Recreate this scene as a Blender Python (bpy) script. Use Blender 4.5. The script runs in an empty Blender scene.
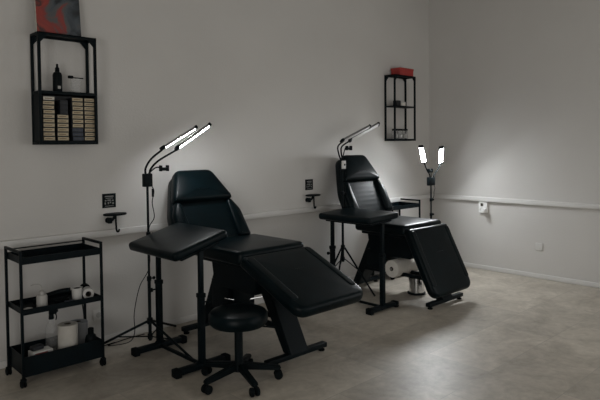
import bpy, bmesh, math, random
from mathutils import Vector, Matrix, Euler
random.seed(7)
PI = math.pi
scene = bpy.context.scene
COL = scene.collection

# ------------------------------------------------------------------ materials
def mat(name, color, rough=0.5, metal=0.0, spec=0.5, noise=None, bump=None, trans=0.0, emit=None, coat=0.0, alpha=1.0):
    m = bpy.data.materials.new(name); m.use_nodes = True
    nt = m.node_tree; b = nt.nodes['Principled BSDF']
    b.inputs['Base Color'].default_value = (*color, 1)
    b.inputs['Roughness'].default_value = rough
    b.inputs['Metallic'].default_value = metal
    b.inputs['Specular IOR Level'].default_value = spec
    b.inputs['Transmission Weight'].default_value = trans
    b.inputs['Coat Weight'].default_value = coat
    b.inputs['Alpha'].default_value = alpha
    if emit:
        b.inputs['Emission Color'].default_value = (*emit[0], 1)
        b.inputs['Emission Strength'].default_value = emit[1]
    tc = nt.nodes.new('ShaderNodeTexCoord')
    if noise:                      # (scale, amount): mottled tone of the material itself
        n = nt.nodes.new('ShaderNodeTexNoise'); n.inputs['Scale'].default_value = noise[0]; n.inputs['Detail'].default_value = 6
        nt.links.new(tc.outputs['Object'], n.inputs['Vector'])
        r = nt.nodes.new('ShaderNodeValToRGB')
        a = noise[1]
        r.color_ramp.elements[0].position = 0.3; r.color_ramp.elements[1].position = 0.7
        r.color_ramp.elements[0].color = (*[c*(1-a) for c in color], 1)
        r.color_ramp.elements[1].color = (*[min(1, c*(1+a)) for c in color], 1)
        nt.links.new(n.outputs['Fac'], r.inputs['Fac']); nt.links.new(r.outputs['Color'], b.inputs['Base Color'])
    if bump:                       # (scale, strength, distance)
        n2 = nt.nodes.new('ShaderNodeTexNoise'); n2.inputs['Scale'].default_value = bump[0]; n2.inputs['Detail'].default_value = 4
        nt.links.new(tc.outputs['Object'], n2.inputs['Vector'])
        bp = nt.nodes.new('ShaderNodeBump'); bp.inputs['Strength'].default_value = bump[1]; bp.inputs['Distance'].default_value = bump[2]
        nt.links.new(n2.outputs['Fac'], bp.inputs['Height']); nt.links.new(bp.outputs['Normal'], b.inputs['Normal'])
    return m

M = {}
M['wall'] = mat('wall_paint', (0.60, 0.585, 0.565), 0.75, noise=(1.3, 0.03), bump=(60, 0.35, 0.004), spec=0.3)
M['trim'] = mat('white_trim', (0.66, 0.65, 0.635), 0.4, noise=(5, 0.02))
M['ceiling'] = mat('ceiling_paint', (0.6, 0.6, 0.58), 0.9, noise=(2, 0.02))
M['leather'] = mat('black_leather', (0.0015, 0.0055, 0.0072), 0.34, noise=(9, 0.25), bump=(140, 0.1, 0.002), spec=0.1)
M['metal'] = mat('black_metal', (0.0015, 0.005, 0.007), 0.5, noise=(12, 0.2), spec=0.12)
M['plastic'] = mat('black_plastic', (0.002, 0.005, 0.0065), 0.55, noise=(12, 0.2), spec=0.12)
M['rubber'] = mat('black_rubber', (0.003, 0.005, 0.006), 0.8, noise=(20, 0.2), spec=0.1)
M['greymetal'] = mat('dark_grey_metal', (0.07, 0.07, 0.072), 0.6, noise=(8, 0.1))
M['chrome'] = mat('chrome', (0.6, 0.6, 0.6), 0.16, metal=1.0, noise=(20, 0.04))
M['white'] = mat('white_plastic', (0.62, 0.61, 0.59), 0.45, noise=(8, 0.02))
M['paper'] = mat('white_paper', (0.80, 0.765, 0.70), 0.9, noise=(30, 0.05), bump=(90, 0.3, 0.003))
M['towel'] = mat('shaded_white_paper', (0.50, 0.48, 0.44), 0.9, noise=(30, 0.05), bump=(90, 0.3, 0.003))  # white paper with the shade at the left trolley put into its colour
M['towelgrey'] = mat('grey_paper', (0.15, 0.155, 0.16), 0.9, noise=(30, 0.05), bump=(90, 0.3, 0.003))
M['card'] = mat('paper_core', (0.05, 0.04, 0.03), 0.9, noise=(30, 0.1))
M['brightwhite'] = mat('bright_white_plastic', (0.82, 0.82, 0.81), 0.4, noise=(8, 0.02))
M['softwhite'] = mat('translucent_white_plastic', (0.42, 0.41, 0.39), 0.4, noise=(10, 0.04))
def clear_mat():                   # thin clear walls: mostly see-through with a faint milky, glossy skin
    m = mat('clear_plastic', (0.7, 0.71, 0.71), 0.15, noise=(10, 0.03), spec=0.6)
    nt = m.node_tree; b = nt.nodes['Principled BSDF']; out = nt.nodes['Material Output']
    t = nt.nodes.new('ShaderNodeBsdfTransparent'); x = nt.nodes.new('ShaderNodeMixShader'); x.inputs[0].default_value = 0.13
    nt.links.new(t.outputs[0], x.inputs[1]); nt.links.new(b.outputs[0], x.inputs[2]); nt.links.new(x.outputs[0], out.inputs['Surface'])
    return m
M['clear'] = clear_mat()
M['cream'] = mat('cream_print', (0.46, 0.39, 0.27), 0.7, noise=(60, 0.12))
M['creamwhite'] = mat('white_print', (0.6, 0.57, 0.5), 0.7, noise=(60, 0.08))
M['brown'] = mat('brown_ink', (0.16, 0.1, 0.05), 0.8, noise=(150, 0.3))
M['darkbox'] = mat('black_card', (0.012, 0.014, 0.018), 0.6, noise=(20, 0.2))
M['bluelabel'] = mat('dull_blue_print', (0.04, 0.05, 0.075), 0.6, noise=(60, 0.3))
M['red'] = mat('red_card', (0.36, 0.035, 0.03), 0.6, noise=(12, 0.12))
M['redprint'] = mat('red_print', (0.3, 0.06, 0.05), 0.6, noise=(40, 0.2))
M['signwhite'] = mat('sign_white_ink', (0.22, 0.22, 0.215), 0.6, noise=(200, 0.1))
M['amber'] = mat('amber_plastic', (0.25, 0.12, 0.05), 0.4, noise=(20, 0.2))
M['glass'] = mat('window_glass', (0.9, 0.9, 0.9), 0.02, trans=1.0, noise=(2, 0.01))
M['tube_on'] = mat('lit_diffuser', (0.8, 0.8, 0.8), 0.5, emit=((0.94, 0.975, 1.0), 285.0))
M['bar_on'] = mat('lit_bar_diffuser', (0.8, 0.8, 0.8), 0.5, emit=((0.95, 0.98, 1.0), 115.0))
M['bar_off'] = mat('unlit_bar_diffuser', (0.55, 0.545, 0.53), 0.5, noise=(10, 0.03))
M['bar_back'] = mat('brushed_grey_housing', (0.22, 0.22, 0.22), 0.45, metal=0.4, noise=(30, 0.1))

def quilt_mat():                   # black leather with stitched channels across the panel
    m = mat('quilted_leather', (0.0015, 0.0055, 0.0072), 0.38, noise=(9, 0.25), spec=0.12)
    nt = m.node_tree; b = nt.nodes['Principled BSDF']
    tc = nt.nodes.new('ShaderNodeTexCoord')
    w = nt.nodes.new('ShaderNodeTexWave'); w.wave_type = 'BANDS'; w.bands_direction = 'Y'; w.wave_profile = 'SIN'
    w.inputs['Scale'].default_value = 5.5
    nt.links.new(tc.outputs['Generated'], w.inputs['Vector'])
    bp = nt.nodes.new('ShaderNodeBump'); bp.inputs['Strength'].default_value = 0.09; bp.inputs['Distance'].default_value = 0.006
    nt.links.new(w.outputs['Fac'], bp.inputs['Height']); nt.links.new(bp.outputs['Normal'], b.inputs['Normal'])
    return m
M['quilt'] = quilt_mat()

def floor_mat():                   # stone-look vinyl slabs
    m = bpy.data.materials.new('stone_vinyl_tiles'); m.use_nodes = True
    nt = m.node_tree; N = nt.nodes; L = nt.links; b = N['Principled BSDF']
    tc = N.new('ShaderNodeTexCoord')
    mp = N.new('ShaderNodeMapping'); L.new(tc.outputs['Object'], mp.inputs['Vector'])
    br = N.new('ShaderNodeTexBrick'); br.offset = 0.5
    br.inputs['Scale'].default_value = 1.0
    br.inputs['Brick Width'].default_value = 0.92; br.inputs['Row Height'].default_value = 0.46
    br.inputs['Mortar Size'].default_value = 0.003; br.inputs['Mortar Smooth'].default_value = 0.4
    br.inputs['Color1'].default_value = (0.0, 0, 0, 1); br.inputs['Color2'].default_value = (1, 1, 1, 1); br.inputs['Mortar'].default_value = (0.5, 0.5, 0.5, 1)
    L.new(mp.outputs['Vector'], br.inputs['Vector'])
    n1 = N.new('ShaderNodeTexNoise'); n1.inputs['Scale'].default_value = 3.6; n1.inputs['Detail'].default_value = 9; n1.inputs['Roughness'].default_value = 0.70
    n1.inputs['Distortion'].default_value = 0.6
    L.new(mp.outputs['Vector'], n1.inputs['Vector'])
    n2 = N.new('ShaderNodeTexNoise'); n2.inputs['Scale'].default_value = 22; n2.inputs['Detail'].default_value = 5
    L.new(mp.outputs['Vector'], n2.inputs['Vector'])
    r = N.new('ShaderNodeValToRGB')
    r.color_ramp.elements[0].position = 0.3; r.color_ramp.elements[0].color = (0.315, 0.282, 0.236, 1)
    r.color_ramp.elements[1].position = 0.72; r.color_ramp.elements[1].color = (0.57, 0.525, 0.455, 1)
    L.new(n1.outputs['Fac'], r.inputs['Fac'])
    def mix(t, f, a, bcol):
        x = N.new('ShaderNodeMix'); x.data_type = 'RGBA'; x.blend_type = t
        if isinstance(f, float): x.inputs[0].default_value = f
        else: L.new(f, x.inputs[0])
        L.new(a, x.inputs[6])
        if isinstance(bcol, tuple): x.inputs[7].default_value = bcol
        else: L.new(bcol, x.inputs[7])
        return x.outputs[2]
    t = N.new('ShaderNodeValToRGB')
    t.color_ramp.elements[0].color = (0.84, 0.835, 0.83, 1); t.color_ramp.elements[1].color = (1.06, 1.05, 1.04, 1)
    L.new(br.outputs['Color'], t.inputs['Fac'])
    c = mix('MULTIPLY', 1.0, r.outputs['Color'], t.outputs['Color'])
    t2 = N.new('ShaderNodeValToRGB')
    t2.color_ramp.elements[0].position = 0.3; t2.color_ramp.elements[0].color = (0.9, 0.9, 0.9, 1)
    t2.color_ramp.elements[1].position = 0.7; t2.color_ramp.elements[1].color = (1.07, 1.07, 1.07, 1)
    L.new(n2.outputs['Fac'], t2.inputs['Fac'])
    c = mix('MULTIPLY', 1.0, c, t2.outputs['Color'])
    c = mix('MIX', br.outputs['Fac'], c, (0.33, 0.305, 0.265, 1))
    L.new(c, b.inputs['Base Color'])
    b.inputs['Roughness'].default_value = 0.42; b.inputs['Specular IOR Level'].default_value = 0.45
    bp = N.new('ShaderNodeBump'); bp.inputs['Strength'].default_value = 0.12; bp.inputs['Distance'].default_value = 0.004
    L.new(n2.outputs['Fac'], bp.inputs['Height']); L.new(bp.outputs['Normal'], b.inputs['Normal'])
    return m
M['floor'] = floor_mat()

def art_mat():                     # loose abstract painting: reds with slate and near-black strokes
    m = bpy.data.materials.new('abstract_painting'); m.use_nodes = True
    nt = m.node_tree; N = nt.nodes; L = nt.links; b = N['Principled BSDF']
    tc = N.new('ShaderNodeTexCoord')
    n = N.new('ShaderNodeTexNoise'); n.inputs['Scale'].default_value = 6.0; n.inputs['Detail'].default_value = 6; n.inputs['Distortion'].default_value = 0.8
    L.new(tc.outputs['Object'], n.inputs['Vector'])
    sp = N.new('ShaderNodeSeparateXYZ'); L.new(tc.outputs['Object'], sp.inputs[0])
    m1 = N.new('ShaderNodeMath'); m1.operation = 'MULTIPLY_ADD'; m1.inputs[1].default_value = -1.1; L.new(sp.outputs['X'], m1.inputs[0]); L.new(n.outputs['Fac'], m1.inputs[2])
    m2 = N.new('ShaderNodeMath'); m2.operation = 'MULTIPLY_ADD'; m2.inputs[1].default_value = -0.35; L.new(sp.outputs['Z'], m2.inputs[0]); L.new(m1.outputs[0], m2.inputs[2])
    r = N.new('ShaderNodeValToRGB'); e = r.color_ramp.elements
    e[0].position = 0.22; e[0].color = (0.015, 0.018, 0.022, 1)
    e[1].position = 0.34; e[1].color = (0.07, 0.085, 0.10, 1)
    for pos, col in ((0.42, (0.10, 0.09, 0.09, 1)), (0.47, (0.24, 0.04, 0.035, 1)), (0.58, (0.30, 0.045, 0.035, 1)), (0.66, (0.05, 0.03, 0.03, 1)), (0.72, (0.26, 0.04, 0.03, 1))):
        k = e.new(pos); k.color = col
    L.new(m2.outputs[0], r.inputs['Fac']); L.new(r.outputs['Color'], b.inputs['Base Color'])
    b.inputs['Roughness'].default_value = 0.6
    return m
M['art'] = art_mat()

# ------------------------------------------------------------------ geometry helpers
class G:
    """collects shapes into one mesh"""
    def __init__(s): s.bm = bmesh.new()
    def merge(s, t):
        me = bpy.data.meshes.new('tmp'); t.to_mesh(me); t.free(); s.bm.from_mesh(me); bpy.data.meshes.remove(me); return s
    def box(s, x0, x1, y0, y1, z0, z1, bev=0.0, seg=2, mtx=None):
        t = bmesh.new(); bmesh.ops.create_cube(t, size=1.0)
        x0, x1 = min(x0, x1), max(x0, x1); y0, y1 = min(y0, y1), max(y0, y1); z0, z1 = min(z0, z1), max(z0, z1)
        for v in t.verts:
            v.co = Vector((x0 + (v.co.x+.5)*(x1-x0), y0 + (v.co.y+.5)*(y1-y0), z0 + (v.co.z+.5)*(z1-z0)))
        if bev: bmesh.ops.bevel(t, geom=t.edges[:], offset=bev, segments=seg, affect='EDGES', profile=0.5)
        if mtx is not None: t.transform(mtx)
        return s.merge(t)
    def cyl(s, p0, p1, r0, r1=None, n=20, bev=0.0):
        p0, p1 = Vector(p0), Vector(p1); r1 = r0 if r1 is None else r1
        d = p1-p0; Lg = d.length
        if bev: prof = [(0, 0), (r0-bev, 0), (r0, bev), (r1, Lg-bev), (r1-bev, Lg), (0, Lg)]
        else: prof = [(0, 0), (r0, 0), (r1, Lg), (0, Lg)]
        return s.lathe(prof, Matrix.Translation(p0) @ d.to_track_quat('Z', 'Y').to_matrix().to_4x4(), n)
    def lathe(s, prof, mtx=None, n=28):
        t = bmesh.new(); rings = []
        for r, z in prof:
            if r < 1e-6: rings.append([t.verts.new((0, 0, z))])
            else: rings.append([t.verts.new((r*math.cos(2*PI*k/n), r*math.sin(2*PI*k/n), z)) for k in range(n)])
        for a, b in zip(rings, rings[1:]):
            for k in range(n):
                q = (k+1) % n
                if len(a) == 1 and len(b) == 1: continue
                if len(a) == 1: t.faces.new((a[0], b[k], b[q]))
                elif len(b) == 1: t.faces.new((a[k], a[q], b[0]))
                else: t.faces.new((a[k], a[q], b[q], b[k]))
        bmesh.ops.recalc_face_normals(t, faces=t.faces[:])
        if mtx is not None: t.transform(mtx)
        return s.merge(t)
    def tube(s, pts, r, n=10, smooth=0):
        pts = [Vector(p) for p in pts]
        if smooth and len(pts) > 2:
            out = []
            P = [2*pts[0]-pts[1]] + pts + [2*pts[-1]-pts[-2]]
            for i in range(1, len(P)-2):
                for k in range(smooth):
                    u = k/smooth; a, b_, c, d = P[i-1], P[i], P[i+1], P[i+2]
                    out.append(0.5*((2*b_) + (c-a)*u + (2*a-5*b_+4*c-d)*u*u + (3*b_-a-3*c+d)*u**3))
            out.append(pts[-1]); pts = out
        t = bmesh.new(); rings = []
        up = Vector((0, 0, 1)); T0 = (pts[1]-pts[0]).normalized()
        nrm = T0.cross(up)
        if nrm.length < 1e-3: nrm = T0.cross(Vector((1, 0, 0)))
        nrm.normalize()
        for i, p in enumerate(pts):
            T = (pts[min(i+1, len(pts)-1)]-pts[max(i-1, 0)]).normalized()
            nrm = (nrm - T*nrm.dot(T)).normalized(); bi = T.cross(nrm)
            rings.append([t.verts.new(p + r*(math.cos(2*PI*k/n)*nrm + math.sin(2*PI*k/n)*bi)) for k in range(n)])
        for a, b in zip(rings, rings[1:]):
            for k in range(n): t.faces.new((a[k], a[(k+1) % n], b[(k+1) % n], b[k]))
        t.faces.new(rings[0][::-1]); t.faces.new(rings[-1])
        bmesh.ops.recalc_face_normals(t, faces=t.faces[:])
        return s.merge(t)
    def prism(s, poly, h0, h1, mtx=None, bev=0.0):
        """polygon in local xy, extruded along local z"""
        t = bmesh.new()
        a = [t.verts.new((x, y, h0)) for x, y in poly]; b = [t.verts.new((x, y, h1)) for x, y in poly]
        t.faces.new(a[::-1]); t.faces.new(b); n = len(poly)
        for k in range(n): t.faces.new((a[k], a[(k+1) % n], b[(k+1) % n], b[k]))
        bmesh.ops.recalc_face_normals(t, faces=t.faces[:])
        if bev: bmesh.ops.bevel(t, geom=t.edges[:], offset=bev, segments=2, affect='EDGES')
        if mtx is not None: t.transform(mtx)
        return s.merge(t)
    def slab(s, poly, th, r, mtx=None, dome=0.0, rb=None, n=5):
        """upholstered pad: outline in local xy (convex, ccw), soft edges, slightly domed top"""
        rb = r if rb is None else rb
        m = len(poly); P = [Vector(p) for p in poly]
        cen = sum(P, Vector((0, 0)))/m
        nor = []
        for i in range(m):
            e1 = (P[i]-P[i-1]).normalized(); e2 = (P[(i+1) % m]-P[i]).normalized()
            n1 = Vector((e1.y, -e1.x)); n2 = Vector((e2.y, -e2.x))
            q = (n1+n2); q = q.normalized() if q.length > 1e-6 else n1
            nor.append(q / max(0.5, q.dot(n1)))
        prof = []
        for k in range(n+1): a = PI/2*k/n; prof.append((rb*(1-math.sin(a)), rb*(1-math.cos(a))))
        for k in range(n+1): a = PI/2*k/n; prof.append((r*(1-math.cos(a)), th-r+r*math.sin(a)))
        t = bmesh.new(); rings = []
        for ins, z in prof: rings.append([t.verts.new((*(P[i]-nor[i]*ins), z)) for i in range(m)])
        top = rings[-1]
        for f, dz in ((0.8, 0.45), (0.5, 0.8), (0.2, 1.0)):
            rings.append([t.verts.new((*(cen+(v.co.xy-cen)*f), th+dome*dz)) for v in top])
        for a, b in zip(rings, rings[1:]):
            for k in range(m): t.faces.new((a[k], a[(k+1) % m], b[(k+1) % m], b[k]))
        t.faces.new(rings[0][::-1]); t.faces.new(rings[-1])
        bmesh.ops.recalc_face_normals(t, faces=t.faces[:])
        if mtx is not None: t.transform(mtx)
        return s.merge(t)
    def build(s, name, material, parent=None, angle=35, label=None):
        me = bpy.data.meshes.new(name); s.bm.to_mesh(me); s.bm.free()
        for p in me.polygons: p.use_smooth = True
        me.set_sharp_from_angle(angle=math.radians(angle))
        me.materials.append(material)
        o = bpy.data.objects.new(name, me); COL.objects.link(o)
        if parent is not None: o.parent = parent
        if label: o['label'] = label
        return o

def rrect(x0, x1, y0, y1, r, n=5):
    """rounded rectangle outline, ccw; r = one radius or (bl, br, tr, tl)"""
    rs = (r,)*4 if not isinstance(r, tuple) else r
    out = []
    for (cx, cy, sx, sy, a0), q in zip(((x0, y0, 1, 1, PI), (x1, y0, -1, 1, 1.5*PI), (x1, y1, -1, -1, 0), (x0, y1, 1, -1, .5*PI)), rs):
        q = max(q, 0.002)
        for k in range(n+1):
            a = a0 + PI/2*k/n
            out.append((cx+sx*q+q*math.cos(a), cy+sy*q+q*math.sin(a)))
    return out
def rpoly(pts, r, n=4):
    """rounded convex polygon, ccw"""
    P = [Vector(p) for p in pts]; out = []
    for i, p in enumerate(P):
        a, b = P[i-1], P[(i+1) % len(P)]
        q = min(r, (a-p).length*.45, (b-p).length*.45)
        s0 = p+(a-p).normalized()*q; s1 = p+(b-p).normalized()*q
        for k in range(n+1):
            u = k/n; out.append(tuple((1-u)**2*s0 + 2*u*(1-u)*p + u*u*s1))
    return out
def frame(origin, xax, yax):
    x = Vector(xax).normalized(); y = Vector(yax).normalized(); z = x.cross(y)
    m = Matrix((x, y, z)).transposed().to_4x4(); m.translation = Vector(origin); return m

def thing(name, label, cat, loc=(0, 0, 0), rz=0.0, group=None):
    o = bpy.data.objects.new(name, None); COL.objects.link(o); o.empty_display_size = 0.1
    o.location = loc; o.rotation_euler = (0, 0, rz)
    return tag(o, label, cat, group)
def tag(o, label, cat, group=None, loc=None, rz=None):
    o['label'] = label; o['category'] = cat
    if group: o['group'] = group
    if loc is not None: o.location = loc
    if rz is not None: o.rotation_euler = (0, 0, rz)
    return o
def struct(o):
    o['kind'] = 'structure'; return o
CH = {}
def dup(root, label, loc=None, rz=None):
    """a copy of a thing with copies of its parts and sub-parts"""
    kids = {}
    for o in bpy.data.objects:
        if o.parent: kids.setdefault(o.parent.name, []).append(o)
    def rec(o, parent):
        c = o.copy(); COL.objects.link(c)
        if parent is not None: c.parent = parent
        for k in kids.get(o.name, []): rec(k, c)
        return c
    c = rec(root, None); c['label'] = label
    if loc is not None: c.location = loc
    if rz is not None: c.rotation_euler = (0, 0, rz)
    return c

# ------------------------------------------------------------------ the room
RX0, RY0, RZ = -8.6, -6.2, 3.5
struct(G().box(RX0-.1, .1, RY0-.1, .1, -.06, 0).build('floor', M['floor']))
struct(G().box(RX0-.1, .1, 0, .1, 0, RZ).build('wall_left', M['wall']))
EY0, EY1, EZ0, EZ1 = -5.4, -3.0, 0.5, 2.4  # opening for an unseen window, added to brighten the floor on the right
g = G(); g.box(0, .1, RY0, EY0, 0, RZ); g.box(0, .1, EY1, 0, 0, RZ); g.box(0, .1, EY0, EY1, 0, EZ0); g.box(0, .1, EY0, EY1, EZ1, RZ)
struct(g.build('wall_right', M['wall']))
g = G()
for y in (EY0, (EY0+EY1)/2-.03, EY1-.06): g.box(.02, .08, y, y+.06, EZ0, EZ1, .004)
for z in (EZ0, EZ1-.06): g.box(.02, .08, EY0+.06, EY1-.06, z, z+.06, .004)
w = struct(g.build('window_4', M['trim']))
G().box(.049, .055, EY0+.05, EY1-.05, EZ0+.05, EZ1-.05).build('pane', M['glass'], w)
NY0, NY1, NZ0, NZ1 = -6.0, -3.6, 0.12, 2.1  # opening for an unseen window, added to lift the right wall and left floor
g = G(); g.box(RX0-.1, RX0, RY0, NY0, 0, RZ); g.box(RX0-.1, RX0, NY1, 0, 0, RZ); g.box(RX0-.1, RX0, NY0, NY1, 0, NZ0); g.box(RX0-.1, RX0, NY0, NY1, NZ1, RZ)
struct(g.build('wall_near', M['wall']))
g = G()
for y in (NY0, (NY0+NY1)/2-.03, NY1-.06): g.box(RX0-.08, RX0-.02, y, y+.06, NZ0, NZ1, .004)
for z in (NZ0, NZ1-.06): g.box(RX0-.08, RX0-.02, NY0+.06, NY1-.06, z, z+.06, .004)
w = struct(g.build('window_3', M['trim']))
G().box(RX0-.055, RX0-.049, NY0+.05, NY1-.05, NZ0+.05, NZ1-.05).build('pane', M['glass'], w)
WX = ((-3.1, -0.3), (-6.6, -5.2)); WZ0, WZ1 = 0.12, 2.2
g = G()
g.box(RX0, WX[1][0], RY0-.1, RY0, 0, RZ); g.box(WX[1][1], WX[0][0], RY0-.1, RY0, 0, RZ); g.box(WX[0][1], 0, RY0-.1, RY0, 0, RZ)
for a, b in WX: g.box(a, b, RY0-.1, RY0, 0, WZ0); g.box(a, b, RY0-.1, RY0, WZ1, RZ)
struct(g.build('wall_rear', M['wall']))
for i, (a, b) in enumerate(WX):
    g = G()
    for x in (a, (a+b)/2-.03, b-.06): g.box(x, x+.06, RY0-.08, RY0-.02, WZ0, WZ1, .004)
    for z in (WZ0, WZ1-.06): g.box(a+.06, b-.06, RY0-.08, RY0-.02, z, z+.06, .004)
    w = struct(g.build('window_%d' % (i+1), M['trim']))
    G().box(a+.05, b-.05, RY0-.055, RY0-.049, WZ0+.05, WZ1-.05).build('pane', M['glass'], w)
struct(G().box(RX0-.1, .1, RY0-.1, .1, RZ, RZ+.08).build('ceiling', M['ceiling']))
struct(G().box(RX0, 0, -.012, 0, 0, .05, .003).build('baseboard_left', M['trim']))
struct(G().box(-.012, 0, RY0, -.012, 0, .05, .003).build('baseboard_right', M['trim']))
g = G(); g.box(RX0, 0, -.038, 0, .798, .848, .006); struct(g.build('trim_1', M['trim']))
g = G(); g.box(-.038, 0, RY0, -.038, .798, .848, .006); struct(g.build('trim_2', M['trim']))

# ------------------------------------------------------------------ reclining treatment beds (head at the wall, local +y to the wall)
def make_bed(label, loc, leg_dir, leg_len, seat_z, back_y, back_dir, leg_off, back_x, back_z):
    t = thing('treatment_bed', label, 'treatment bed', loc, 0, 'black reclining treatment beds')
    dz = seat_z
    # local origin: floor under the seat centre line at the wall; y negative into the room
    G().slab(rrect(-.31, .31, -1.05, -.44, (.05, .05, .03, .03)), .10, .032, Matrix.Translation((0, 0, dz-.10)), .008).build('seat', M['leather'], t)
    # backrest: leaning back to the wall
    o = Vector((back_x, back_y, dz+back_z)); a = Vector((0, *back_dir)).normalized()
    mt = frame(o - a*0.02, (1, 0, 0), a)
    mt2 = mt @ Matrix.Translation((0, 0, -.10))
    outline = rpoly([(-.325, 0), (.325, 0), (.325, .30), (.275, .43), (.175, .68), (-.175, .68), (-.275, .43), (-.325, .30)], .06)
    b = G().slab(outline, .10, .03, mt2, .004).build('backrest', M['quilt'], t)
    for sx in (-1, 1):
        pol = [(sx*.20, .06), (sx*.318, .05), (sx*.314, .30), (sx*.26, .41), (sx*.215, .40)]
        if sx < 0: pol = pol[::-1]
        G().slab(rpoly(pol, .03), .05, .028, mt @ Matrix.Translation((0, 0, -.012)), .006, rb=.004).build('bolster', M['leather'], b)
    G().slab(rpoly([(-.272, .405), (.272, .405), (.270, .44), (.170, .69), (-.170, .69), (-.270, .44)], .05), .075, .034, mt @ Matrix.Translation((0, 0, -.02)), .012, rb=.01).build('headrest', M['leather'], b)
    g = G(); g.box(-.2, .2, .04, .5, -.125, -.098, .006, mtx=mt); g.build('back_board', M['metal'], b)
    # leg rest
    d = Vector((0, leg_dir[0], leg_dir[1])).normalized()
    mt = frame((0, -1.062+leg_off, dz-.022), (-1, 0, 0), d)
    mt2 = mt @ Matrix.Translation((0, 0, -.085))
    lr = G().slab(rrect(-.315, .315, 0, leg_len, (.03, .03, .08, .08)), .085, .034, mt2, .006).build('leg_rest', M['leather'], t)
    for sx in (-1, 1):
        x0, x1 = sorted((sx*.235, sx*.30))
        G().slab(rrect(x0, x1, .03, leg_len-.10, .025), .014, .010, mt @ Matrix.Translation((0, 0, -.009)), .002, rb=.002).build('bolster', M['leather'], lr)
    G().box(-.2, .2, .06, leg_len-.1, -.112, -.084, .006, mtx=mt).build('leg_board', M['metal'], lr)
    # undercarriage
    yz = Matrix(((0, 0, 1, 0), (1, 0, 0, 0), (0, 1, 0, 0), (0, 0, 0, 1)))   # polygon (y, z) extruded along x
    fr = G().prism([(-.46, dz-.10), (-1.04, dz-.10), (-1.04, dz-.14), (-.98, dz-.34), (-.50, dz-.34), (-.46, dz-.14)][::-1], -.14, .14, yz, .008).build('mechanism_box', M['metal'], t)
    G().box(-.27, .27, -.98, -.50, dz-.125, dz-.098, .006).build('seat_board', M['metal'], t)
    G().box(-.125, .125, -.66, -.44, .235, dz-.30, .008).build('motor_box', M['metal'], t)
    G().prism([(-.92, dz-.22), (-1.04, dz-.22), (-1.30, .05), (-1.22, .05)], -.085, .085, yz, .006).build('front_leg', M['metal'], t)
    G().prism([(-.44, dz-.2), (-.56, dz-.2), (-.30, .05), (-.22, .05)][::-1], -.085, .085, yz, .006).build('rear_leg', M['metal'], t)
    for y in (-1.265, -.26):
        bar = G().box(-.275, .275, y-.025, y+.025, .022, .058, .006).build('foot_bar', M['metal'], t)
        for sx in (-1, 1):
            G().lathe([(0, 0), (.022, 0), (.024, .01), (.010, .016), (.010, .03), (0, .03)], Matrix.Translation((sx*.24, y, 0)), 16).build('levelling_foot', M['rubber'], bar)
    for sx in (-1, 1):
        G().box(sx*.07-.012, sx*.07+.012, -1.17, -.36, .20, .235, .004).build('stretcher', M['metal'], t)
    return t

bed1 = make_bed('nearer black reclining bed, leg rest only slightly lowered, stool at its left side', (-3.48, 0, 0), (-.58, -.25), .635, .748, -.48, (.38, .535), 0, -.07, -.042)
bed2 = make_bed('farther black reclining bed with steeply dropped leg rest and white paper roll beneath', (-1.58, .04, 0), (-.275, -.55), .645, .728, -.47, (.30, .60), -.03, -.04, .02)
# roll spindles under the seats
g = G(); g.tube([(.12, -.775, .41), (.27, -.775, .40), (.305, -.775, .37), (.31, -.775, .31), (.285, -.775, .272), (-.165, -.775, .272)], .011, 10, 4); g.build('roll_spindle', M['chrome'], bed2)
lv = G().box(-.10, .04, -.715, -.685, .29, .43, .004).build('lever_bracket', M['metal'], bed1)
G().tube([(-.185, -.70, .350), (-.135, -.70, .332), (-.085, -.70, .318)], .005, 10, 4).build('lever', M['chrome'], lv, label='chrome lever')
G().tube([(.035, -.70, .300), (.12, -.70, .297), (.215, -.70, .290)], .006, 10, 4).build('lever', M['chrome'], lv, label='chrome lever')

# paper roll on the farther bed's spindle (axis along x)
tr = thing('paper_roll', 'white roll of couch paper hung sideways under the farther bed', 'paper roll', (-1.735, -.735, .272))
mx = Matrix.Rotation(PI/2, 4, 'Y')
G().lathe([(.021, 0), (.080, 0), (.084, .006), (.084, .434), (.080, .44), (.021, .44), (.021, 0)], mx, 36).build('paper', M['paper'], tr)
G().lathe([(.0125, -.001), (.0208, -.001), (.0208, .441), (.0125, .441), (.0125, -.001)], mx, 24).build('core', M['card'], tr)

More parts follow.
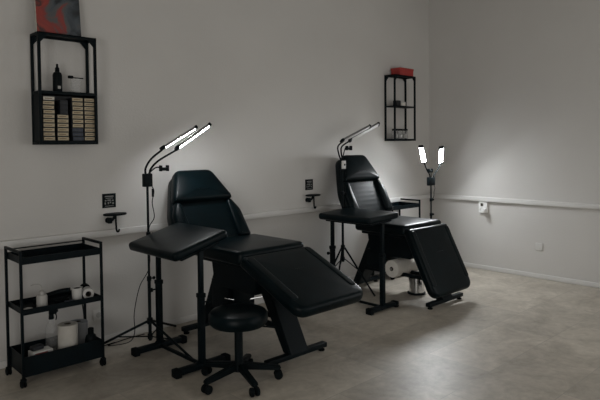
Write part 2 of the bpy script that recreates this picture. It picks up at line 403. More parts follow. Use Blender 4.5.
# ------------------------------------------------------------------ padded armrests on two posts
def make_rest(label, loc, lowz, slope, py, px, bar):
    t = thing('armrest_table', label, 'armrest', loc, 0, 'padded armrests beside the beds')
    a = Vector((.37, 0, slope)).normalized()
    mt = frame((0, 0, lowz+slope*.55), a, Vector((0, 1, 0)))
    mt = mt @ Matrix.Translation((px, 0, 0))
    G().slab(rrect(-.215, .215, -.31, .31, .03), .060, .022, mt @ Matrix.Translation((0, 0, -.0)), .006).build('pad', M['leather'], t)
    G().box(-.15, .15, -.27, .27, -.022, .002, .004, mtx=mt).build('pad_frame', M['metal'], t)
    for y in (-py, py):
        b = G().box(-bar, bar, y-.028, y+.028, .012, .05, .008).build('foot_bar', M['metal'], t)
        for sx in (-1, 1):
            G().box(sx*(bar-.015)-.022, sx*(bar-.015)+.022, y-.033, y+.033, 0, .054, .008).build('end_cap', M['rubber'], b)
        top = lowz + slope*.55 - .012
        p = G().box(-.020, .020, y-.02, y+.02, .045, .50, .005).build('post', M['metal'], t)
        G().box(-.016, .016, y-.014, y+.014, .495, top, .004).build('inner_tube', M['metal'], p)
        G().box(-.024, .024, y-.024, y+.024, .475, .505, .004).build('collar', M['plastic'], p)
        sd = -1 if y > 0 else 1
        k = G().cyl((sd*.024, y, .44), (sd*.052, y, .44), .006, n=12); k.cyl((sd*.050, y, .44), (sd*.068, y, .44), .015, n=14, bev=.003)
        k.build('knob', M['plastic'], p)
        for sx in (-1, 1):
            G().prism([(sx*.02, .045), (sx*.05, .045), (sx*.02, .075)][::(1 if sx > 0 else -1)], y-.004, y+.004, Matrix(((1, 0, 0, 0), (0, 0, 1, 0), (0, 1, 0, 0), (0, 0, 0, 1)))).build('gusset', M['metal'], b)
    G().box(-.012, .012, -py+.02, py-.02, .022, .042, .003).build('brace', M['metal'], t)
    return t
rest1 = make_rest('black padded armrest on two posts at the left of the nearer bed, pad tilted', (-4.045, -.69, 0), .736, .10, .27, .0, .205)
rest2 = make_rest('black padded armrest on two posts in front of the farther bed, seen edge-on', (-2.152, -.655, 0), .772, .02, .30, .025, .19)

# ------------------------------------------------------------------ rolling stool
st = thing('rolling_stool', 'round black padded stool on castors in front of the nearer bed', 'stool', (-3.99, -1.285, 0))
G().lathe([(0, .356), (.14, .356), (.165, .360), (.18, .376), (.184, .400), (.182, .425), (.172, .441), (.15, .450), (.09, .455), (0, .457)], None, 48).build('seat', M['leather'], st)
G().cyl((0, 0, .325), (0, 0, .360), .055, .075, 24).build('seat_plate', M['chrome'], st)
G().cyl((0, 0, .10), (0, 0, .33), .026, .026, 20).build('gas_column', M['plastic'], st)
g = G(); g.tube([(.04, -.02, .338), (.13, -.08, .334), (.19, -.12, .322)], .006, 8, 3); g.build('height_lever', M['plastic'], st)
hub = G().cyl((0, 0, .07), (0, 0, .13), .042, .032, 20, .005).build('base_hub', M['plastic'], st)
for k in range(5):
    an = math.radians(182 + 72*k); c, s = math.cos(an), math.sin(an)
    mt = Matrix.Rotation(an, 4, 'Z')
    xz = Matrix(((1, 0, 0, 0), (0, 0, 1, 0), (0, 1, 0, 0), (0, 0, 0, 1)))
    arm = G().prism([(.02, .078), (.25, .056), (.262, .062), (.262, .076), (.25, .086), (.03, .122)], -.019, .019, mt @ xz, .006).build('base_arm', M['plastic'], st)
    ca = G()
    for q in (-.017, .017):
        P = Vector((.245*c, .245*s, .027)); ax = Vector((-s, c, 0))
        ca.cyl(P+ax*(q-.010), P+ax*(q+.010), .027, .027, 18, .004)
    ca.cyl((.245*c, .245*s, .027), (.245*c, .245*s, .066), .007, n=10)
    ca.build('castor', M['rubber'], arm)

# ------------------------------------------------------------------ three-tier trolleys
def make_trolley(label, loc):
    t = thing('trolley', label, 'trolley', loc, 0, 'black three-tier trolleys')
    hx, hy = .252, .140
    for sx in (-1, 1):
        for sy in (-1, 1):
            p = G().box(sx*hx-.008, sx*hx+.008, sy*hy-.008, sy*hy+.008, .058, .835, .002).build('post', M['metal'], t)
            c = G(); x, y = sx*hx, sy*hy
            for q in (-.009, .009): c.cyl((x+q-.006, y+.006, .024), (x+q+.006, y+.006, .024), .024, .024, 18, .004)
            c.cyl((x, y, .05), (x, y, .066), .010, n=12); c.box(x-.016, x+.016, y-.014, y+.014, .040, .056, .004)
            c.build('castor', M['rubber'], p)
        G().box(sx*hx-.008, sx*hx+.008, -hy+.008, hy-.008, .819, .835, .002).build('handle', M['metal'], t)
    G().tube([(-hx, hy, .812), (hx, hy, .812)], .0035, 8).build('back_rail', M['metal'], t)
    for z0, z1 in ((.752, .795), (.442, .478), (.062, .185)):
        g = G(); w = hx-.009; d = hy-.0
        g.box(-w, w, -d, d, z0, z0+.004)
        g.box(-w, w, -d-.002, -d+.002, z0, z1); g.box(-w, w, d-.002, d+.002, z0, z1)
        g.box(-w, -w+.004, -d+.002, d-.002, z0, z1); g.box(w-.004, w, -d+.002, d-.002, z0, z1)
        g.build('tray', M['metal'], t)
    return t
cart1 = make_trolley('black three-tier trolley at the left edge, loaded with bottles and paper rolls', (-4.732, -.300, 0))
cart2 = dup(cart1, 'black trolley mostly hidden behind the farther bed, only its handle showing', (-.895, -.160, 0))

# things on the left trolley
MZ, BZ = .446, .066
b = thing('squeeze_bottle', 'small squeeze bottle with bent spout on the left trolley, middle shelf', 'bottle', (-4.832, -.345, MZ))
G().lathe([(0, 0), (.030, 0), (.033, .004), (.033, .070), (.028, .082), (.016, .087), (0, .087)], None, 24).build('body', M['softwhite'], b)
G().lathe([(0, .085), (.017, .085), (.016, .105), (.006, .110), (0, .110)], None, 20).build('cap', M['softwhite'], b)
G().tube([(0, 0, .105), (-.002, 0, .135), (-.02, 0, .152), (-.05, .01, .152), (-.062, .012, .147)], .0035, 8, 5).build('spout', M['softwhite'], b)
b = thing('paper_cup', 'white cup with dark contents beside the tape rolls, middle shelf of the left trolley', 'cup', (-4.603, -.335, MZ))
G().lathe([(0, 0), (.030, 0), (.034, .084), (.036, .086), (.033, .086), (.0295, .010), (0, .010)], None, 28).build('cup_wall', M['white'], b)
G().lathe([(0, .068), (.0315, .068), (.018, .083), (0, .087)], None, 20).build('contents', M['rubber'], b)
def tape(label, loc, r, w, rz, mt_out, name='wrap_roll'):
    o = thing(name, label, 'wrap roll', loc, rz, 'bandage rolls on the left trolley')
    q = Matrix.Translation((0, 0, r)) @ Matrix.Rotation(PI/2, 4, 'X') @ Matrix.Translation((0, 0, -w/2))
    G().lathe([(r*.52, 0), (r-.003, 0), (r, .003), (r, w-.003), (r-.003, w), (r*.52, w), (r*.52, 0)], q, 30).build('wrap', mt_out, o)
    G().lathe([(r*.40, .002), (r*.515, .002), (r*.515, w-.002), (r*.40, w-.002), (r*.40, .002)], q, 24).build('core', M['card'], o)
tape('white bandage roll lying beside the white cup, middle shelf of the left trolley', (-4.528, -.330, MZ), .036, .075, -.30, M['white'])
tape('small dark roll at the right end of the left trolley, middle shelf', (-4.500, -.215, MZ), .036, .05, -.30, M['rubber'])
b = thing('cable_bundle', 'dark bundle of coiled cables heaped between squeeze bottle and white cup', 'cables', (-4.71, -.25, MZ))
G().tube([(-.14, 0, .02), (-.05, .02, .04), (.04, .01, .055), (.085, -.02, .06)], .018, 10, 5).build('grip', M['plastic'], b)
G().tube([(.06, -.06, .012), (-.03, -.075, .012), (-.07, -.045, .02), (-.01, -.02, .02), (.06, -.035, .03), (.02, -.07, .032), (-.06, -.06, .03), (-.10, .03, .012), (.05, .06, .010)], .009, 8, 6).build('cord', M['rubber'], b)
b = tag(G().box(-.03, .03, -.02, .02, 0, .022, .004).build('blue_packet', M['bluelabel']), 'small dark blue packet lying between squeeze bottle and cup', 'packet', loc=(-4.672, -.385, MZ), rz=.1)
b = tag(G().lathe([(0, 0), (.022, 0), (.026, .018), (.024, .018), (.020, .004), (0, .004)], None, 20).build('ink_cup', M['softwhite']), 'tiny pale ink cup at the left end of the middle shelf', 'ink cup', loc=(-4.925, -.37, MZ))

b = thing('spray_bottle', 'clear spray bottle with black head in the bottom tray of the left trolley', 'spray bottle', (-4.752, -.275, BZ+.0)); b.scale = (1.0, 1.0, 1.17)
G().lathe([(0, 0), (.034, 0), (.038, .006), (.038, .165), (.032, .195), (.014, .225), (.014, .238), (0, .238)], None, 28).build('body', M['clear'], b)
g = G(); g.cyl((0, 0, .234), (0, 0, .262), .017, .015, 18, .002); g.box(-.014, .034, -.011, .011, .26, .288, .004); g.box(.03, .044, -.006, .006, .268, .282, .002)
g.tube([(.026, 0, .262), (.034, 0, .245), (.030, 0, .225)], .004, 8, 4); g.build('spray_head', M['plastic'], b)
G().lathe([(0, .003), (.034, .003), (.034, .06), (0, .06)], None, 24).build('liquid', M['clear'], b)
for lab, x, y, r, h in (('white paper towel roll standing in front of another, bottom tray of the left trolley', -4.672, -.340, .062, .240),
                        ('darker paper towel roll half hidden behind the white one in the bottom tray', -4.572, -.258, .064, .215)):
    b = thing('paper_towel_roll', lab, 'paper roll', (x, y, BZ), 0, 'paper towel rolls in the bottom tray')
    G().lathe([(.021, 0), (r-.003, 0), (r, .003), (r, h-.003), (r-.003, h), (.021, h), (.021, 0)], None, 36).build('paper', M['towel' if x < -4.6 else 'towelgrey'], b)
    G().lathe([(.0165, .001), (.0205, .001), (.0205, h+.001), (.0165, h+.001), (.0165, .001)], None, 24).build('core', M['card'], b)
b = thing('glove_box', 'small white carton with red print in the bottom tray of the left trolley', 'carton', (-4.850, -.350, BZ+.0745), .06)
G().box(-.062, .062, -.04, .04, 0, .042, .002).build('carton', M['white'], b)
G().box(-.05, .03, -.0412, -.0395, .010, .034).build('print', M['redprint'], b)
b = tag(G().box(-.085, .075, -.06, .055, 0, .074, .003).build('dark_carton', M['darkbox']), 'flat dark carton under the white carton with red print', 'carton', loc=(-4.865, -.350, BZ), rz=.02)
b = tag(G().slab(rrect(-.04, .04, -.025, .025, .012), .028, .01, None, .006).build('dark_pouch', M['darkbox']), 'small dark pouch on the white carton with red print', 'pouch', loc=(-4.868, -.338, BZ+.1168), rz=.2)
b = thing('dark_bottle', 'black bottle at the right end of the left trolley, bottom tray', 'bottle', (-4.530, -.370, BZ)); b.scale = (1.25, 1.25, 1.12)
G().lathe([(0, 0), (.028, 0), (.031, .005), (.031, .10), (.024, .125), (.012, .135), (0, .135)], None, 24).build('body', M['plastic'], b)
G().lathe([(0, .133), (.015, .133), (.015, .165), (.012, .168), (0, .168)], None, 18).build('cap', M['rubber'], b)
b = thing('hanging_cord', 'thin dark cord hanging down from the middle shelf of the left trolley', 'cord', (-4.50, -.13, 0))
G().tube([(-.03, -.05, .452), (.0, .012, .482), (.012, .03, .44), (.035, .05, .35), (.05, .06, .25), (.045, .04, .12), (.09, .05, .012), (.28, .06, .006)], .004, 8, 6).build('cable', M['rubber'], b)

# ------------------------------------------------------------------ LED lamps on tripods
def make_stand(label, loc, hub_z, r, ang0, box_z):
    t = thing('tripod_lamp', label, 'lamp', loc, 0, 'twin LED lamps on tripods')
    p = G().cyl((0, 0, hub_z-.14), (0, 0, hub_z+.32), .012, n=14)
    p.cyl((0, 0, hub_z+.30), (0, 0, box_z-.03), .0085, n=14)
    po = p.build('pole', M['metal'], t)
    for z in (hub_z+.31, hub_z+.31+(box_z-hub_z-.31)*.45):
        if z < box_z-.1:
            g = G(); g.cyl((0, 0, z-.018), (0, 0, z+.018), .016, n=16, bev=.003); g.cyl((.012, 0, z), (.036, 0, z), .005, n=10); g.cyl((.032, 0, z), (.046, 0, z), .012, n=12, bev=.002)
            g.build('clamp', M['plastic'], po)
    G().cyl((0, 0, hub_z-.02), (0, 0, hub_z+.025), .021, n=18, bev=.004).build('hub', M['plastic'], t)
    G().cyl((0, 0, hub_z-.13), (0, 0, hub_z-.09), .018, n=18, bev=.003).build('slider', M['plastic'], t)
    for k in range(3):
        a = math.radians(ang0+120*k); c, s = math.cos(a), math.sin(a)
        lg = G().tube([(.018*c, .018*s, hub_z), (r*c, r*s, .008)], .009, 10).build('leg', M['metal'], t)
        G().tube([(.016*c, .016*s, hub_z-.11), (r*.45*c, r*.45*s, hub_z*.55+.004)], .005, 8).build('strut', M['metal'], lg)
        G().cyl((r*.965*c, r*.965*s, hub_z*.035+.008), (r*1.0*c, r*1.0*s, .009), .010, .009, 12, .002).build('foot_tip', M['rubber'], lg)
    return t
def led_arm(t, P, neck, a, b, face, w, material, tip_l=.03, name='lamp_head', thick=.020, dw=.80):
    """gooseneck through the points neck, then a bar a-b whose diffuser looks along face (all in the thing's frame)"""
    G().tube(neck, .0075, 10, 6).build('gooseneck', M['rubber'], t)
    a, b = Vector(a), Vector(b); y = (b-a).normalized(); f = Vector(face); f = (f-y*f.dot(y)).normalized(); x = y.cross(f)
    L = (b-a).length
    mt = frame(a, x, y)           # local z = x cross y
    if mt.to_3x3().col[2].dot(f) < 0: mt = frame(a, -x, y)
    h = G().box(-w/2, w/2, 0, L, -thick, 0, .004, mtx=mt).build(name, M['bar_back'], t)
    G().box(-w/2*dw, w/2*dw, tip_l, L-.012, -.001, .0035, .0012, mtx=mt).build('diffuser', material, h)
    G().box(-w/2-.002, w/2+.002, -.006, tip_l-.003, -thick-.003, .005, .004, mtx=mt).build('joint', M['plastic'], h)
    G().box(-w/2-.001, w/2+.001, L-.014, L+.010, -thick-.002, .005, .004, mtx=mt).build('end_cap', M['plastic'], h)
    return h
def ctrl_box(t, z, material, sz=.03, lab=None):
    b = G().box(-sz, sz, -.018, .018, z-.05, z+.045, .006).build('control_box', M['plastic'], t)
    if material is not None: G().box(-sz*.75, sz*.75, -.0195, -.0175, z-.042, z+.036, .002).build('label_plate', material, b)
    return b
def phone_clip(t, p0, p1):
    g = G(); g.tube([p0, ((p0[0]+p1[0])/2, (p0[1]+p1[1])/2, max(p0[2], p1[2])+.012), p1], .005, 8, 5)
    g.box(p1[0]-.028, p1[0]+.028, p1[1]-.015, p1[1]+.015, p1[2]-.014, p1[2]+.010, .005)
    g.box(p1[0]-.034, p1[0]-.022, p1[1]-.018, p1[1]+.018, p1[2]-.018, p1[2]+.026, .004)
    g.box(p1[0]+.022, p1[0]+.034, p1[1]-.018, p1[1]+.018, p1[2]-.018, p1[2]+.026, .004)
    g.build('phone_clip', M['plastic'], t)

# nearest lamp (left), world points given at its place
S1 = Vector((-4.055, -.30, 0))
def rel(S, *pts): return [tuple(Vector(p)-S) for p in pts]
lamp1 = make_stand('tall tripod lamp with two slanted lit bars beside the nearer bed', S1 + Vector((-.033, -.06, 0)), .20, .50, -82, 1.22)
ctrl_box(lamp1, 1.225, None, .034)
led_arm(lamp1, None, rel(S1, (-4.068, -.30, 1.26), (-4.066, -.30, 1.31), (-4.02, -.30, 1.375), (-3.93, -.30, 1.44)), *rel(S1, (-3.93, -.30, 1.44), (-3.635, -.30, 1.60)), (.44, -.31, -.84), .040, M['bar_on'], dw=.36)
led_arm(lamp1, None, rel(S1, (-4.035, -.30, 1.26), (-4.033, -.31, 1.30), (-3.98, -.33, 1.36), (-3.83, -.34, 1.44)), *rel(S1, (-3.83, -.34, 1.44), (-3.535, -.34, 1.620)), (.40, -.50, -.77), .042, M['bar_on'], dw=.46)
phone_clip(lamp1, (.005, -.01, 1.27), (.125, -.02, 1.300))
G().tube([(.022, -.012, 1.19), (.045, -.012, 1.14), (.03, -.01, 1.06), (.05, 0, .95), (.012, .014, .86), (.014, .016, .6), (-.05, .05, .45), (-.07, .10, .25), (-.06, .12, .10), (-.08, .18, .02), (-.20, .26, .006), (-.05, .30, .006), (.12, .31, .006)], .0032, 8, 6).build('power_cord', M['rubber'], lamp1)
G().box(.028, .042, -.02, -.006, 1.10, 1.16, .004).build('cord_switch', M['plastic'], lamp1)

S2 = Vector((-1.972, -.325, 0)); S2o = Vector((-1.918, -.27, 0))
lamp2 = make_stand('unlit tripod lamp with a white tag, standing behind the edge-on armrest', S2, .46, .32, -66, 1.27)
bx = ctrl_box(lamp2, 1.275, M['white'], .04)
G().box(.004, .022, -.0215, -.0193, 1.262, 1.282, .002).build('dark_mark', M['plastic'], bx)
led_arm(lamp2, None, rel(S2o, (-1.955, -.29, 1.31), (-1.99, -.29, 1.38), (-2.0, -.29, 1.45), (-1.93, -.29, 1.50)), *rel(S2o, (-1.94, -.29, 1.495), (-1.52, -.29, 1.645)), (.1, -.62, -.75), .042, M['bar_off'])
led_arm(lamp2, None, rel(S2o, (-1.915, -.28, 1.31), (-1.93, -.27, 1.38), (-1.91, -.26, 1.45), (-1.78, -.26, 1.51)), *rel(S2o, (-1.79, -.26, 1.507), (-1.335, -.26, 1.675)), (.1, -.85, -.5), .042, M['bar_off'])
phone_clip(lamp2, (.005, 0, 1.34), (.075, -.02, 1.43))
G().tube([(.022, -.012, 1.23), (.04, -.012, 1.12), (.03, -.01, 1.0), (.05, 0, .9), (.016, .012, .82)], .0032, 8, 6).build('power_cord', M['rubber'], lamp2)

S3 = Vector((-.594, -.42, 0))
lamp3 = make_stand('shorter tripod lamp in the corner with two glowing upright heads', S3, .36, .28, -30, 1.04)
ctrl_box(lamp3, 1.05, None, .06)
H3 = Vector((-.83, -.555, 0)); TH = math.radians(46)
A3 = (H3*math.sin(TH)+Vector((0, 0, math.cos(TH)))); N3 = tuple(H3*math.cos(TH)-Vector((0, 0, math.sin(TH))))
P3a = Vector((-.742, -.430, 1.262)); Q3a = P3a + (A3+Vector((-.07, .10, 0)))*.25
P3b = Vector((-.415, -.430, 1.245)); Q3b = P3b + (A3+Vector((.02, -.03, 0)))*.255
led_arm(lamp3, None, rel(S3, (-.625, -.43, 1.09), (-.64, -.43, 1.13), (-.69, -.43, 1.18), P3a), *rel(S3, P3a, Q3a), N3, .052, M['tube_on'], .016)
led_arm(lamp3, None, rel(S3, (-.565, -.43, 1.09), (-.545, -.43, 1.12), (-.47, -.43, 1.18), P3b), *rel(S3, P3b, Q3b), (-.30, -.52, -.80), .052, M['tube_on'], .016)
phone_clip(lamp3, (-.01, -.012, 1.09), (-.045, -.02, 1.165))
G().tube([(.035, -.012, 1.01), (.06, -.012, .97), (.045, -.01, .92), (.055, 0, .87), (.02, .01, .80), (.012, .012, .5)], .0032, 8, 6).build('power_cord', M['rubber'], lamp3)

# ------------------------------------------------------------------ wall shelves
def make_shelf(label, x0, z0, closed, mid):
    t = thing('wall_shelf', label, 'wall shelf', (x0, 0, z0), 0, 'black wall shelves')
    W, D, H, q = .40, .15, .75, .018
    for x in (0, W-q):
        for y in (-D, -q-.001):
            G().box(x, x+q, y, y+q, 0, H, .001).build('post', M['metal'], t)
    for z in (0, H-q):
        for y in (-D, -q-.001): G().box(q, W-q, y, y+q, z, z+q, .001).build('rail', M['metal'], t)
        for x in (0, W-q): G().box(x, x+q, -D+q, -q-.001, z, z+q, .001).build('rail', M['metal'], t)
    for z in (.012, mid):
        G().box(.004, W-.004, -D+.002, -.004, z, z+(.012 if z < .1 else (.021 if closed else .015)), .001).build('shelf_board', M['metal'], t)
    if closed:
        G().box(.004, .010, -D+q, -q-.001, q, mid, 0).build('side_panel', M['metal'], t)
        G().box(W-.010, W-.004, -D+q, -q-.001, q, mid, 0).build('side_panel', M['metal'], t)
        G().box(.012, W-.012, -.008, -.003, .024, mid, 0).build('back_panel', M['greymetal'], t, label='dark grey back panel')
    else:
        pass
    xz = Matrix(((1, 0, 0, 0), (0, 0, 1, 0), (0, 1, 0, 0), (0, 0, 0, 1)))
    for y in (-D+.006, -q+.004):
        for sx, xx in ((1, q), (-1, W-q)):
            pol = [(xx, H-q), (xx+sx*.045, H-q), (xx, H-q-.05)]
            G().prism(pol, y-.003, y+.003, xz).build('corner_gusset', M['metal'], t)
    if not closed or True:
        G().box(0, W, -D, -.003, H-.006, H, .001).build('top_board', M['metal'], t)
    return t
SH1 = (-4.752, 1.483); SH2 = (-.897, 1.507)
sh1 = make_shelf('left black wall shelf holding stacks of small cream boxes, painting on top', *SH1, True, .340)
sh2 = make_shelf('right black wall shelf near the corner with a red box on top', *SH2, False, .385)

# painting on the left shelf
pic = thing('canvas_painting', 'small red and slate abstract canvas leaning on top of the left wall shelf', 'painting', (-4.585, -.085, SH1[1]+.7505))
pic.rotation_euler = (math.radians(-6), 0, 0)
G().box(-.150, .150, -.009, .009, 0, .42, .002).build('canvas', M['creamwhite'], pic)
G().box(-.150, .150, -.0105, -.0092, .0005, .4195, .0004).build('painted_face', M['art'], pic)

# black bottle and brush glass on the middle board
mz1 = SH1[1]+.3615
b = thing('pump_bottle', 'tall black bottle with a nozzle on the middle board of the left shelf', 'bottle', (-4.603, -.08, mz1))
G().lathe([(0, 0), (.029, 0), (.031, .004), (.031, .115), (.025, .132), (.012, .14), (0, .14)], None, 26).build('body', M['plastic'], b)
G().lathe([(0, .138), (.015, .138), (.014, .165), (.008, .170), (.007, .192), (0, .194)], None, 20).build('nozzle', M['rubber'], b)
G().box(-.010, .010, -.0325, -.0305, .02, .04, .001).build('label_patch', M['softwhite'], b)
b = thing('drinking_glass', 'small clear glass on the middle board of the left shelf', 'glass', (-4.475, -.075, mz1))
G().lathe([(0, 0), (.034, 0), (.036, .10), (.0345, .10), (.0325, .006), (0, .006)], None, 28).build('glass_wall', M['clear'], b)
b = thing('brush', 'dark brush lying across the clear glass on the left shelf', 'brush', (-4.475, -.075, mz1+.1005))
G().tube([(-.045, 0, .006), (.055, 0, .006)], .004, 8).build('handle', M['plastic'], b)
G().box(-.052, -.018, -.010, .010, .0, .020, .004).build('bristles', M['rubber'], b)

# stacks of cartridge boxes
ORD = ['bottom', 'second', 'third', 'fourth', 'fifth', 'sixth', 'seventh', 'eighth', 'ninth', 'tenth', 'eleventh']
STK = ['leftmost', 'second', 'third', 'rightmost']
proto = None; protod = None
def cartridge(dark, labmat, label, loc, rz):
    t = thing('cartridge_box', label, 'box', loc, rz, 'cartridge boxes stacked in the left wall shelf')
    G().box(-.0385, .0385, -.045, .045, 0, .0295, .001).build('carton', M['darkbox'], t)
    f = G().box(-.0365, .0365, -.0462, -.0448, .005, .0265, .0004).build('front_print', M[labmat], t)
    if not dark: G().box(-.026, .020, -.0468, -.0460, .0125, .0175).build('print_line', M['brown'], f)
    else: G().box(-.024, .022, -.0468, -.0460, .012, .017).build('print_line', M['greymetal'], f)
    return t
protos = {}
xs = (-4.683, -4.590, -4.487, -4.401)
zb = SH1[1]+.0245
for ci, (x, cnt) in enumerate(zip(xs, (10, 6, 10, 10))):
    for k in range(cnt):
        dark = (ci == 2 and k < 3)
        key = 'dark' if dark else ('white' if (ci == 0 and k == 9) else 'cream')
        lab = '%s cartridge box, %s of the %s stack in left shelf' % ({'dark': 'dark blue', 'white': 'white', 'cream': 'cream'}[key],
              'bottom' if k == 0 else ('topmost' if k == cnt-1 else ORD[k]+' from the bottom'), STK[ci])
        loc = (x+random.uniform(-.0015, .0015), -.083+random.uniform(-.002, .002), zb+k*.0302); rz = random.uniform(-.02, .02)
        if key not in protos: protos[key] = cartridge(dark, {'dark': 'bluelabel', 'white': 'creamwhite', 'cream': 'cream'}[key], lab, loc, rz)
        else: dup(protos[key], lab, loc, rz)
for k in range(3):
    lab = 'plain black box on the short cream stack, %s of three' % ('lowest', 'middle', 'topmost')[k]
    tag(G().box(-.026, .026, -.045, .045, 0, .0325, .001).build('black_box', M['darkbox']), lab, 'box', 'plain black boxes in the left wall shelf', loc=(-4.578, -.078, zb+6*.0302+.0005+k*.033))

# on the right shelf
b = thing('red_box', 'open red cardboard box lying on top of the right wall shelf', 'box', (-.66, -.078, SH2[1]+.7505))
g = G(); g.box(-.125, .125, -.062, .062, 0, .004); 
for s_ in (-1, 1): g.box(-.125, .125, s_*.062-.002, s_*.062+.002, 0, .068); g.box(s_*.125-.002, s_*.125+.002, -.062, .062, 0, .068)
g.build('tray', M['red'], b)
g = G(); g.box(-.131, .131, -.068, .068, .058, .084, .002); g.build('lid', M['red'], b)
mz2 = SH2[1]+.4005
tag(G().box(-.035, .035, -.03, .03, 0, .062, .003).build('small_carton', M['darkbox']), 'small black carton on the middle board of the right shelf', 'carton', loc=(-.775, -.085, mz2))
b = thing('white_pot', 'small white lidded pot beside the black carton on the right shelf', 'pot', (-.67, -.085, mz2))
G().lathe([(0, 0), (.034, 0), (.036, .004), (.036, .034), (0, .034)], None, 24).build('pot', M['paper'], b)
G().lathe([(0, .0345), (.037, .0345), (.037, .048), (.034, .05), (0, .05)], None, 24).build('lid', M['white'], b)
for k, lab in enumerate(('leftmost lidded glass jar on the bottom board of the right shelf', 'middle lidded glass jar on the bottom board of the right shelf', 'rightmost lidded glass jar on the bottom board of the right shelf')):
    b = thing('glass_jar', lab, 'jar', (-.805+.092*k, -.08, SH2[1]+.0245), 0, 'glass jars on the right shelf')
    G().lathe([(0, 0), (.037, 0), (.040, .005), (.040, .085), (.034, .094), (.031, .094), (.036, .084), (.036, .006), (0, .006)], None, 28).build('jar_wall', M['clear'], b)
    G().lathe([(0, .0945), (.036, .0945), (.036, .112), (.034, .114), (0, .114)], None, 28).build('lid', M['plastic'], b)
    G().lathe([(0, .007), (.030, .007), (.032, .05), (.02, .058), (0, .06)], None, 20).build('contents', M['softwhite'], b)

# ------------------------------------------------------------------ little wall signs, bracket shelves, sockets
def make_sign(label, x, z):
    t = thing('wall_sign', label, 'sign', (x, 0, z), 0, 'small black wall signs')
    G().box(-.053, .053, -.005, -.0003, -.053, .053, .001).build('plate', M['plastic'], t)
    g = G(); f0, f1 = -.0057, -.0048
    g.box(-.034, .034, f0, f1, .028, .036); g.box(-.028, .030, f0, f1, .016, .021)
    g.box(-.034, -.022, f0, f1, -.004, .006); g.box(-.014, .012, f0, f1, -.002, .008); g.box(.020, .034, f0, f1, -.004, .005)
    g.box(-.036, -.026, f0, f1, -.028, -.012); g.box(-.012, -.002, f0, f1, -.026, -.010); g.box(.004, .014, f0, f1, -.020, -.008); g.box(.024, .036, f0, f1, -.028, -.014)
    g.box(-.034, .034, f0, f1, -.042, -.038)
    g.build('printing', M['signwhite'], t)
    return t
sg1 = make_sign('square black sign with white print above the left bracket shelf', -4.212, 1.062)
sg2 = dup(sg1, 'square black sign with white print above the bracket shelf by the farther bed', (-2.113, 0, 1.072))
def make_bracket(label, x, z):
    t = thing('bracket_shelf', label, 'bracket shelf', (x, 0, z), 0, 'black bracket shelves on the wall')
    G().lathe([(0, -.018), (.084, -.018), (.090, -.012), (.090, -.004), (.086, 0), (0, 0)], Matrix.Translation((0, -.060, 0)) @ Matrix.Diagonal((1.0, .62, .85, 1)), 36).build('plate', M['plastic'], t)
    g = G(); g.cyl((-.03, -.0003, -.055), (-.03, -.012, -.055), .022, n=20, bev=.002); g.tube([(-.03, -.012, -.055), (-.03, -.04, -.055), (-.015, -.055, -.045), (0, -.062, -.014)], .010, 10, 4)
    g.build('wall_arm', M['metal'], t)
    G().cyl((-.03, -.036, -.076), (-.03, -.036, -.034), .018, n=18, bev=.005).build('knob', M['plastic'], t)
    G().tube([(0, -.070, -.012), (.002, -.070, -.07), (.006, -.070, -.128), (.020, -.070, -.138), (.028, -.070, -.120)], .007, 10, 5).build('hook', M['metal'], t)
    return t
br1 = make_bracket('round black bracket shelf with hook under the left wall sign', -4.195, .970)
br2 = dup(br1, 'round black bracket shelf with hook under the wall sign by the farther bed', (-2.115, 0, .976))
def plate_on_right(label, cat, y, z, w, h, holes):
    t = thing('wall_socket' if holes else 'blank_cover_plate', label, cat, (0, y, z))
    dp = .030 if holes else .010
    G().box(-dp, -.0003, -w/2, w/2, -h/2, h/2, .003).build('plate', M['brightwhite' if holes else 'white'], t)
    if holes:
        for q in (.028, -.032):
            mt = Matrix.Translation((-dp, 0.010, q)) @ Matrix.Rotation(-PI/2, 4, 'Y')
            f = G().lathe([(0, 0.0003), (.019, .0003), (.021, .0035), (.025, .0035), (.025, 0), (.019, -.001), (0, -.001)], mt, 20).build('socket_face', M['white'], t)
            G().lathe([(0, .0006), (.0165, .0006), (.0165, .0016), (0, .0016)], mt, 20).build('pin_hole', M['card'], f)
    return t
so = plate_on_right('white double wall socket just below the rail on the right wall', 'socket', -.745, .730, .105, .125, True)
pl = thing('plug_adapter', 'white plug adapter in the lower outlet of the right wall socket', 'plug', (-.0340, -.765, .695))
G().box(-.045, 0, -.030, .024, -.024, .024, .008).build('body', M['brightwhite'], pl)
plate_on_right('small blank white cover plate low on the right wall', 'cover plate', -1.395, .345, .08, .08, False)
b = thing('wall_socket', 'small white wall socket behind the left trolley', 'socket', (-4.315, 0, .22))
G().box(-.04, .04, -.010, -.0003, -.04, .04, .003).build('plate', M['white'], b)
G().cyl((0, -.0095, 0), (0, -.012, 0), .020, n=20).build('socket_face', M['softwhite'], b)

# chrome pedal bin behind the farther bed's leg rest
b = thing('pedal_bin', 'shiny metal bin on a dark base standing under the farther bed', 'bin', (-1.455, -.825, 0))
G().lathe([(0, 0), (.085, 0), (.088, .004), (.088, .016), (.080, .02), (0, .02)], None, 40).build('base_ring', M['plastic'], b)
G().lathe([(0, .018), (.074, .018), (.074, .160), (.071, .163), (0, .163)], None, 48).build('body', M['chrome'], b)
G().lathe([(0, .1632), (.076, .1632), (.076, .172), (.05, .180), (0, .183)], None, 40).build('lid', M['plastic'], b)

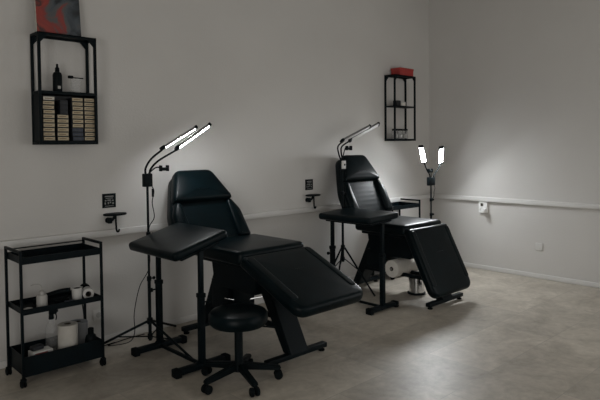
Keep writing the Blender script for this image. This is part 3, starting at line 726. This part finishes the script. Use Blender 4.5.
# ------------------------------------------------------------------ light
def area(name, loc, rot, sx, sy, power, col):
    l = bpy.data.lights.new(name, 'AREA'); l.shape = 'RECTANGLE'; l.size = sx; l.size_y = sy; l.energy = power; l.color = col
    o = bpy.data.objects.new(name, l); COL.objects.link(o); o.location = loc; o.rotation_euler = rot; return o
for i, (a, b_) in enumerate(WX):
    area('window_and_fill_light', ((a+b_)/2, RY0+.03, (WZ0+WZ1)/2), (math.radians(90), 0, 0), b_-a, WZ1-WZ0, (20, 2)[i], (1.0, 0.975, 0.93))
area('window_and_fill_light', (RX0+.03, (NY0+NY1)/2, (NZ0+NZ1)/2), (math.radians(90), 0, math.radians(-90)), NY1-NY0, NZ1-NZ0, 66, (1.0, 0.975, 0.93))  # added fill in the unseen near-wall opening, lifts the right wall
area('window_and_fill_light', (-.03, (EY0+EY1)/2, (EZ0+EZ1)/2), (math.radians(90), 0, math.radians(90)), EY1-EY0, EZ1-EZ0, 20, (1.0, 0.975, 0.93))  # added fill in the unseen right-wall opening, brightens the right-hand floor
w = bpy.data.worlds.new('overcast_sky'); w.use_nodes = True
w.node_tree.nodes['Background'].inputs[0].default_value = (0.75, 0.82, 0.9, 1); w.node_tree.nodes['Background'].inputs[1].default_value = 0.6
scene.world = w

# ------------------------------------------------------------------ camera (solved from the photograph's vanishing lines)
F, YAW, PITCH, ROLL = 574.81, 0.7587605, 0.0315844, -0.0098803
fw = Vector((math.sin(YAW)*math.cos(PITCH), math.cos(YAW)*math.cos(PITCH), -math.sin(PITCH)))
r0 = Vector((math.cos(YAW), -math.sin(YAW), 0)); u0 = r0.cross(fw)
r = r0*math.cos(ROLL)+u0*math.sin(ROLL); u = -r0*math.sin(ROLL)+u0*math.cos(ROLL)
cd = bpy.data.cameras.new('camera'); cam = bpy.data.objects.new('camera', cd); COL.objects.link(cam)
mw = Matrix((r, u, -fw)).transposed().to_4x4(); mw.translation = Vector((-6.13009, -4.11030, 1.45131)); cam.matrix_world = mw
cd.sensor_fit = 'HORIZONTAL'; cd.sensor_width = 36; cd.lens = F/600*36; cd.shift_y = -35.08/600; cd.clip_start = .05
scene.camera = cam
vs = scene.view_settings
vs.view_transform = 'Standard'; vs.look = 'None'; vs.gamma = 1.0; vs.exposure = 0.0; vs.use_curve_mapping = False
scene.cycles.max_bounces = 8; scene.cycles.sample_clamp_indirect = 4.0
